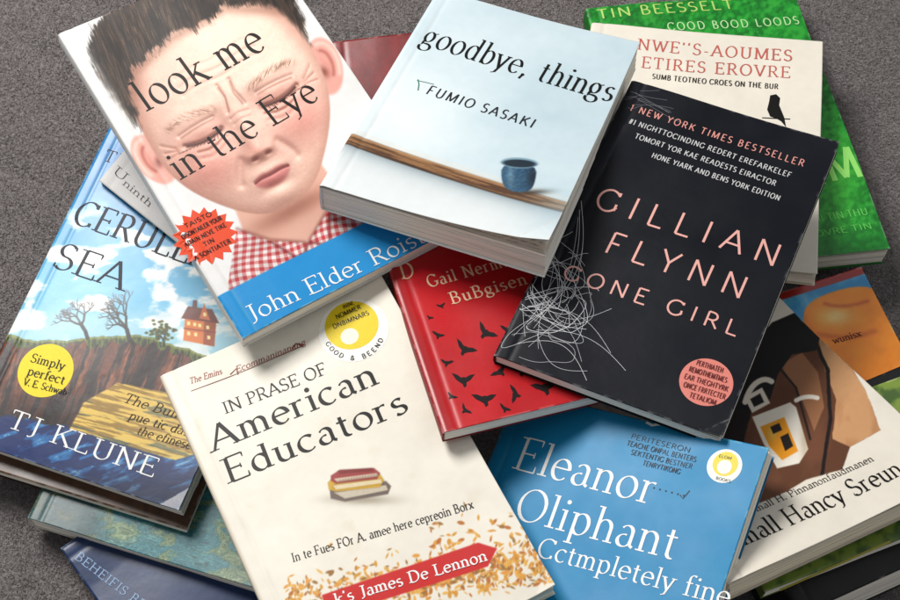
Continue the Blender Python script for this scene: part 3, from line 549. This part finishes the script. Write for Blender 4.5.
b.ink().text('FLYNN', 602, 251, 742, 301, 22, .095, .085, False, .3).build('author_lettering', PK)
b.ink(.0002).text('GONE GIRL', 561, 277, 736, 338, 14.5, .12, .11, False, .26).build('title_lettering', PK)
b.ink(.0001).disc(706, 383, 27).build('round_badge', (.89, .53, .48))
t = b.ink(.0003)
for i, (s_, w) in enumerate((('PERTHIATEH', 14), ('REMOTHEMTMES', 20), ('EAR THEGHTYRK', 23), ('ONCE FRRTECTER', 22), ('TETALIOM', 14))):
    cx, cy = 709-i*1.8, 370+i*8; t.text(s_, cx-w*.95, cy-w*.3, cx+w*.95, cy+w*.3, 5, .15, .11, False)
t.build('badge_lettering', (.42, .16, .15))
r = np.random.default_rng(23)
def clipline(t, P, w):
    run = []
    for q in P:
        l = b.loc(*q)
        if abs(l[0]) < b.W/2-.0012 and abs(l[1]) < b.H/2-.0015: run.append(q)
        else:
            if len(run) > 3: t.pxline(run, w)
            run = []
    if len(run) > 3: t.pxline(run, w)
t = b.ink(.00008)
for i in range(24):   # tangled loops near the spine
    cx, cy = r.normal(548, 12), r.normal(300, 16); rx, ry = r.uniform(16, 52), r.uniform(8, 26); A = radians(r.normal(35, 38)); ph = r.uniform(0, 6); tw = r.uniform(2.6, 6.2); dr, dq = r.normal(0, 9, 2)
    P = []
    for q in range(90):
        a = ph+q/89*tw; k = 1+.16*sin(2*a+i)+.05*sin(5*a); P.append((cx+dr*q/89+rx*k*cos(a)*cos(A)-ry*sin(a)*sin(A), cy+dq*q/89+rx*k*cos(a)*sin(A)+ry*k*sin(a)*cos(A)))
    clipline(t, P, r.uniform(.22, .55))
for i in range(8):    # sweeps running up the left edge
    x0, y0 = r.uniform(505, 535), r.uniform(320, 350); x1, y1 = x0+r.uniform(38, 66), y0-r.uniform(80, 125); c_ = r.uniform(10, 26)*r.choice([-1, 1])
    clipline(t, [(x0+(x1-x0)*q/30+c_*sin(pi*q/30), y0+(y1-y0)*q/30+c_*.4*sin(pi*q/30)) for q in range(31)], r.uniform(.2, .42))
for i in range(7):
    x0, y0 = r.uniform(505, 540), r.uniform(280, 345); L_ = r.uniform(50, 100); A = radians(r.uniform(8, 40)); c_ = r.uniform(8, 20)*r.choice([-1, 1])
    clipline(t, [(x0+L_*q/30*cos(A)-c_*sin(pi*q/30)*sin(A), y0+L_*q/30*sin(A)+c_*sin(pi*q/30)*cos(A)) for q in range(31)], r.uniform(.2, .45))
t.build('scribbled_lines', (.86, .87, .88))
t = b.ink()
for i in range(10):
    x0, y0 = 622+r.uniform(0, 20), 82+r.uniform(0, 30); A = radians(r.uniform(-5, 30)); L_ = r.uniform(14, 56); clipline(t, [(x0+L_*q/12*cos(A), y0+L_*q/12*sin(A)+1.5*sin(q*.3+i)) for q in range(13)], .35)
t.build('corner_scratches', (.46, .47, .49))
b = edu
b.ink().text('IN PRASE OF', 225, 414, 328, 374, 12, .13, .045).build('title_heading', K)
b.ink().text('American', 213, 452, 380, 384, 25, .155, .04, gap=.04).build('title_lettering', K)
b.ink().text('Educators', 228, 484, 410, 411, 25, .155, .04, gap=.04).build('title_lettering', K)
b.ink().text('The Emins', 190, 384, 222, 373, 6, .12, .06, slant=.2).text('Ecommaninanang', 236, 372, 306, 345, 6, .12, .06, slant=.2).build('heading_note', (.6, .25, .2))
b.ink().pxline([(191, 391), (240, 372), (304, 346)], .7).pxline([(230, 374), (236, 368), (238, 374)], 1.5).pxline([(292, 349), (296, 344), (303, 346)], 1.6).build('heading_rule', (.5, .25, .2))
b.ink().text('In te Fues FOr A. amee here cepreoin Borx', 293, 563, 474, 508, 9, .13, .05).build('subtitle_lettering', (.16, .14, .12))
b.ink(.0002).text("k's James De Lennon", 336, 606, 488, 561, 11.5, .17, .08, gap=.05).build('author_lettering', WH)
b.ink(.0001).disc(354, 332, 35).build('round_badge', (.98, .975, .94)); b.ink(.00016).disc(352, 327, 27).build('badge_centre', (.93, .82, .1)); b.ink(.00021).disc(350, 338, 9).build('badge_patch', (.97, .95, .86))
t = b.ink(.0003)
for s_, x0, y0, x1, y1, c in (('ININE', 344, 311, 355, 306.5, 3.8), ('NOMMER', 337, 321, 362, 311, 4.4), ('DNBIMNARS', 334, 330.5, 370, 317, 4.4)): t.text(s_, x0, y0, x1, y1, c, .15, .1, False)
for i, c in enumerate('GOOD & BEEND'):   # small capitals round the lower rim
    if c == ' ': continue
    A = radians(150-i*11.5); cx, cy = 354+31.5*cos(A), 331+30.5*sin(A); tx, ty = sin(A), -cos(A); t.text(c, cx-tx*2.2, cy-ty*2.2, cx+tx*2.2, cy+ty*2.2, 4.4, .18, .13, False)
t.build('badge_lettering', K)
b = red
b.ink().text('D', 402, 279, 416, 276, 16, .12, .05).build('cropped_lettering', (.92, .78, .64))
b.ink().text('Gail Nerman', 429, 287, 520, 264, 12, .13, .06, gap=.1).text('BuBgisen', 452, 304, 528, 285, 12, .14, .06, gap=.1).build('author_lettering', (.92, .78, .64))
t = b.ink(); r = np.random.default_rng(2)
for x, y, s_, A in ((466, 348, 12, 25), (487, 332, 12, 20), (507, 329, 8, 40), (502, 353, 8, -10), (526, 343, 9, 20), (463, 379, 12, 10), (499, 371, 10, -30), (484, 398, 13, -20), (514, 394, 10, -70), (526, 369, 13, 10), (544, 386, 14, 0), (438, 334, 7, 30), (447, 362, 7, -20), (562, 376, 9, 25), (547, 353, 9, -20), (505, 408, 7, 10), (533, 324, 7, 30), (441, 305, 5, 0), (466, 410, 7, 50), (452, 396, 6, 30), (430, 317, 4, 10)):
    A = radians(A+r.uniform(-25, 25)); f = r.choice([-1, 1]); w1, w2 = r.uniform(-.55, .1), r.uniform(-.7, -.1)
    P = [(-1, w1), (-.55, w1*.4-.16), (-.15, -.1), (.05, -.18), (.2, -.14), (.55, w2*.5-.14), (.95, w2), (.62, w2*.3+.18), (.3, .26), (.34, .55), (.14, .7), (.0, .42), (-.3, .26), (-.6, w1*.3+.2)]
    Q = [(x+s_*(f*p*cos(A)-q*sin(A)), y+s_*(f*p*sin(A)+q*cos(A))) for p, q in P]; t.shape(Q[::-1] if f > 0 else Q)
t.build('bird_motifs', (.07, .02, .03))
b = ele
b.ink().text('Eleanor', 512, 468, 652, 505, 33, .11, .03).build('title_lettering', WH)
b.ink().text('Oliphant', 512, 518, 674, 560, 33, .11, .03).build('title_lettering', WH)
b.ink().text('Cctmpletely fine', 535, 556, 728, 607, 20, .12, .045).build('title_lettering', WH)
t = b.ink()
for i, (s_, x0, x1) in enumerate((('PERITESERON', 630, 690), ('TEACHE ONPAL BENTERS', 626, 696), ('SEKTENTIG BESTNER', 630, 692), ('TENRYTIKONG', 642, 680))): t.text(s_, x0, 437+i*8+(x0-626)*.25, x1, 437+i*8+(x1-626)*.25, 5, .15, .1, False)
t.build('blurb_lettering', (.03, .12, .2))
t = b.ink().pxline([(680, 495), (683, 499), (690, 491)], 1.2)
for q in range(6): t.disc(654+q*6, 488+q*1.6, 1)
t.build('dotted_mark', (.04, .14, .22))
b.ink().pxline([(668, 417), (665, 421), (660, 424), (652, 425), (646, 422)], 2.6).build('cropped_lettering', WH)
b.ink(.0001).disc(725, 467, 18).build('round_badge', (.97, .97, .94)); b.ink(.00015).disc(726, 465, 13).build('badge_centre', (.94, .86, .28)); b.ink(.0002).disc(725, 468, 7.5).build('badge_patch', (.97, .97, .92))
b.ink(.0003).text('ELOM', 719, 458, 732, 461, 2.8, .16, .1, False).text('BOOKS', 716, 480, 731, 484, 2.8, .16, .1, False).build('badge_lettering', (.35, .34, .25))
b = coat
b.ink().text('Small Hancy Sreun', 733, 551, 905, 475, 19, .13, .04).build('title_lettering', K)
b.ink().text('Small H. Pinnanonfaudmanen', 752, 514, 874, 462, 7, .14, .06).build('subtitle_lettering', (.2, .17, .14))
b = cream
b.ink().text("NWE''S-AOUMES", 637, 49, 792, 62, 11, .11, .05, gap=.14).text('ETIRES EROVRE', 641, 67, 790, 79, 11, .11, .05, gap=.14).build('title_lettering', (.76, .38, .34))
b.ink().text('SUMB TEOTNEO CROES ON THE BUR', 652, 78, 778, 90, 5, .16, .1, False, .1).build('subtitle_lettering', (.2, .18, .16))
b.ink().shape([(770, 96), (776, 95), (780, 99), (779, 106), (784, 118), (786, 128), (781, 122), (776, 119), (770, 117), (767, 110), (769, 102)][::-1]).pxline([(762, 118), (775, 119), (790, 120)], 1.4).build('bird_motif', K)
b = green
b.ink().text('TIN BEESSELT', 598, 19, 735, 8, 9, .15, .1, False, .1).build('heading_lettering', (.72, .85, .45))
b.ink().text('COOD BOOD LOODS', 668, 31, 800, 23, 7.5, .13, .1, False, .2).build('title_lettering', (.74, .9, .66))
b.ink().text('HEM', 770, 192, 864, 178, 32, .15, .12, False, .1).build('large_lettering', (.6, .9, .45))
b.ink().text('THE TIMI TIN THU', 780, 228, 868, 216, 7, .15, .1, False).text('EROVRE TIN', 800, 240, 872, 230, 6, .15, .1, False).build('small_lettering', (.4, .8, .36))
b = cer
b.ink().text('THE', 102, 160, 140, 172, 12, .12, .05, gap=.12).build('title_heading', (.06, .09, .16))
b.ink().text('CERULEAN', 70, 222, 232, 280, 26, .13, .04, gap=.04).build('title_lettering', (.06, .09, .16))
b.ink().text('SEA', 50, 266, 122, 291, 27, .13, .04).build('title_lettering', (.06, .09, .16))
b.ink().text('TJ KLUNE', 6, 427, 154, 478, 19, .14, .045, gap=.08).build('author_lettering', WH)
b.ink().text('The Bulle', 122, 402, 184, 421, 10, .13, .06, slant=.15).text('pue tic dast', 128, 419, 192, 438, 9, .13, .06, slant=.15).text('the efinese', 136, 434, 190, 450, 9, .13, .06, slant=.15).build('quote_lettering', (.25, .2, .1))
b.ink(.0001).disc(46, 371, 28).build('round_badge', (.96, .87, .2))
b.ink(.0003).text('Simply', 30, 362, 64, 371, 9, .14, .06).text('perfect', 27, 375, 64, 385, 9, .14, .06).text('V. E. Schwab', 23, 385, 66, 396, 7, .14, .06).build('badge_lettering', K)
wht.ink().text('U', 112, 172, 124, 182, 9, .14, .05).text('ninth', 122, 184, 150, 208, 7, .14, .05).build('title_lettering', (.25, .24, .24))
navy.ink().text('BEHEIFIS BER', 74, 558, 150, 616, 9, .14, .06, gap=.08).build('title_lettering', (.6, .72, .86))
orange.ink().text('wunisx', 834, 344, 862, 336, 7, .14, .07).build('title_lettering', (.35, .12, .06))
g17.ink().pxline([(780, 590), (830, 568), (890, 542)], 2.2).build('cover_rule', (.75, .72, .3))

# ------------------------------------------------------------------ carpet
m, nt, p = nodes('grey carpet'); N = nt.nodes; L = nt.links
tc = N.new('ShaderNodeTexCoord'); n = N.new('ShaderNodeTexNoise'); n.inputs['Scale'].default_value = 420; n.inputs['Detail'].default_value = 4; L.new(tc.outputs['Object'], n.inputs['Vector'])
cr = N.new('ShaderNodeValToRGB'); cr.color_ramp.elements[0].position = .35; cr.color_ramp.elements[1].position = .65; cr.color_ramp.elements[0].color = (.17, .152, .148, 1); cr.color_ramp.elements[1].color = (.25, .226, .221, 1)
L.new(n.outputs['Fac'], cr.inputs['Fac']); L.new(cr.outputs['Color'], p.inputs['Base Color']); p.inputs['Roughness'].default_value = .95; p.inputs['Specular IOR Level'].default_value = .05
bm = N.new('ShaderNodeBump'); bm.inputs['Distance'].default_value = .002; L.new(n.outputs['Fac'], bm.inputs['Height']); L.new(bm.outputs['Normal'], p.inputs['Normal'])
me = bpy.data.meshes.new('carpet'); s = 3; me.from_pydata([(-s, -s, -.0025), (s, -s, -.0025), (s, s, -.0025), (-s, s, -.0025)], [], [(0, 1, 2, 3)])
o = link('carpet', me, m); o['kind'] = 'structure'
NT = 950000; x = rng.uniform(-.42, .42, NT); y = rng.uniform(-.3, .42, NT); keep = np.hypot(x/.21, (y-.02)/.16) > 1; x = x[keep]; y = y[keep]; n_ = len(x)
an = rng.uniform(0, 2*pi, n_); h = rng.uniform(.0008, .0015, n_)*(.75+.5*fbm(x*90, y*90)); wd = rng.uniform(.00013, .00025, n_); la = rng.uniform(0, 2*pi, n_); ll = rng.uniform(.0007, .0017, n_)
dx, dy = np.cos(an)*wd, np.sin(an)*wd; tx, ty = x+np.cos(la)*ll, y+np.sin(la)*ll; z0 = np.full(n_, -.0025)
V = np.stack([np.stack([x-dx, y-dy, z0], 1), np.stack([x+dx, y+dy, z0], 1), np.stack([tx+dx*.8, ty+dy*.8, z0+h], 1), np.stack([tx-dx*.8, ty-dy*.8, z0+h], 1)], 1).reshape(-1, 3)
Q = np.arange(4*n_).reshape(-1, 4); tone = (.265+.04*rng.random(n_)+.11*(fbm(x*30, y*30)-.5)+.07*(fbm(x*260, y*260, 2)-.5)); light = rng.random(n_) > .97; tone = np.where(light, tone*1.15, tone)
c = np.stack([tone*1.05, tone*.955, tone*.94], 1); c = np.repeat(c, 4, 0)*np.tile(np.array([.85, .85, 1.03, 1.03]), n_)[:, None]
m2, nt, p = nodes('carpet yarn'); at = nt.nodes.new('ShaderNodeAttribute'); at.attribute_name = 'print'; nt.links.new(at.outputs['Color'], p.inputs['Base Color']); p.inputs['Roughness'].default_value = .9; p.inputs['Specular IOR Level'].default_value = .1
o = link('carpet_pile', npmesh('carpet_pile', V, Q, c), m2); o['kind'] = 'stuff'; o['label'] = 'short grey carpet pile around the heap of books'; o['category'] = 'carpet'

# ------------------------------------------------------------------ light
def area(loc, size, power, col, aim=(0, 0, .05)):
    l = bpy.data.lights.new('area_light', 'AREA'); l.shape = 'RECTANGLE'; l.size, l.size_y = size; l.energy = power; l.color = col
    o = bpy.data.objects.new('area_light', l); COL.objects.link(o); o.location = loc; o.rotation_euler = (Vector(aim)-Vector(loc)).to_track_quat('-Z', 'Y').to_euler()
area((-.62, .66, 1.15), (.6, .5), 22.5, (1, .98, .955))  # main light: soft window light from the upper left
area((.9, .3, 1.3), (1, 1), 2.4, (.96, .98, 1))  # weak, slightly cool fill lamp from the right
w = bpy.data.worlds.new('World'); SC.world = w; w.use_nodes = True
w.node_tree.nodes['Background'].inputs[0].default_value = (.97, .98, 1, 1); w.node_tree.nodes['Background'].inputs[1].default_value = .24
SC.view_settings.view_transform = 'Standard'; SC.view_settings.look = 'None'; SC.view_settings.exposure = 0
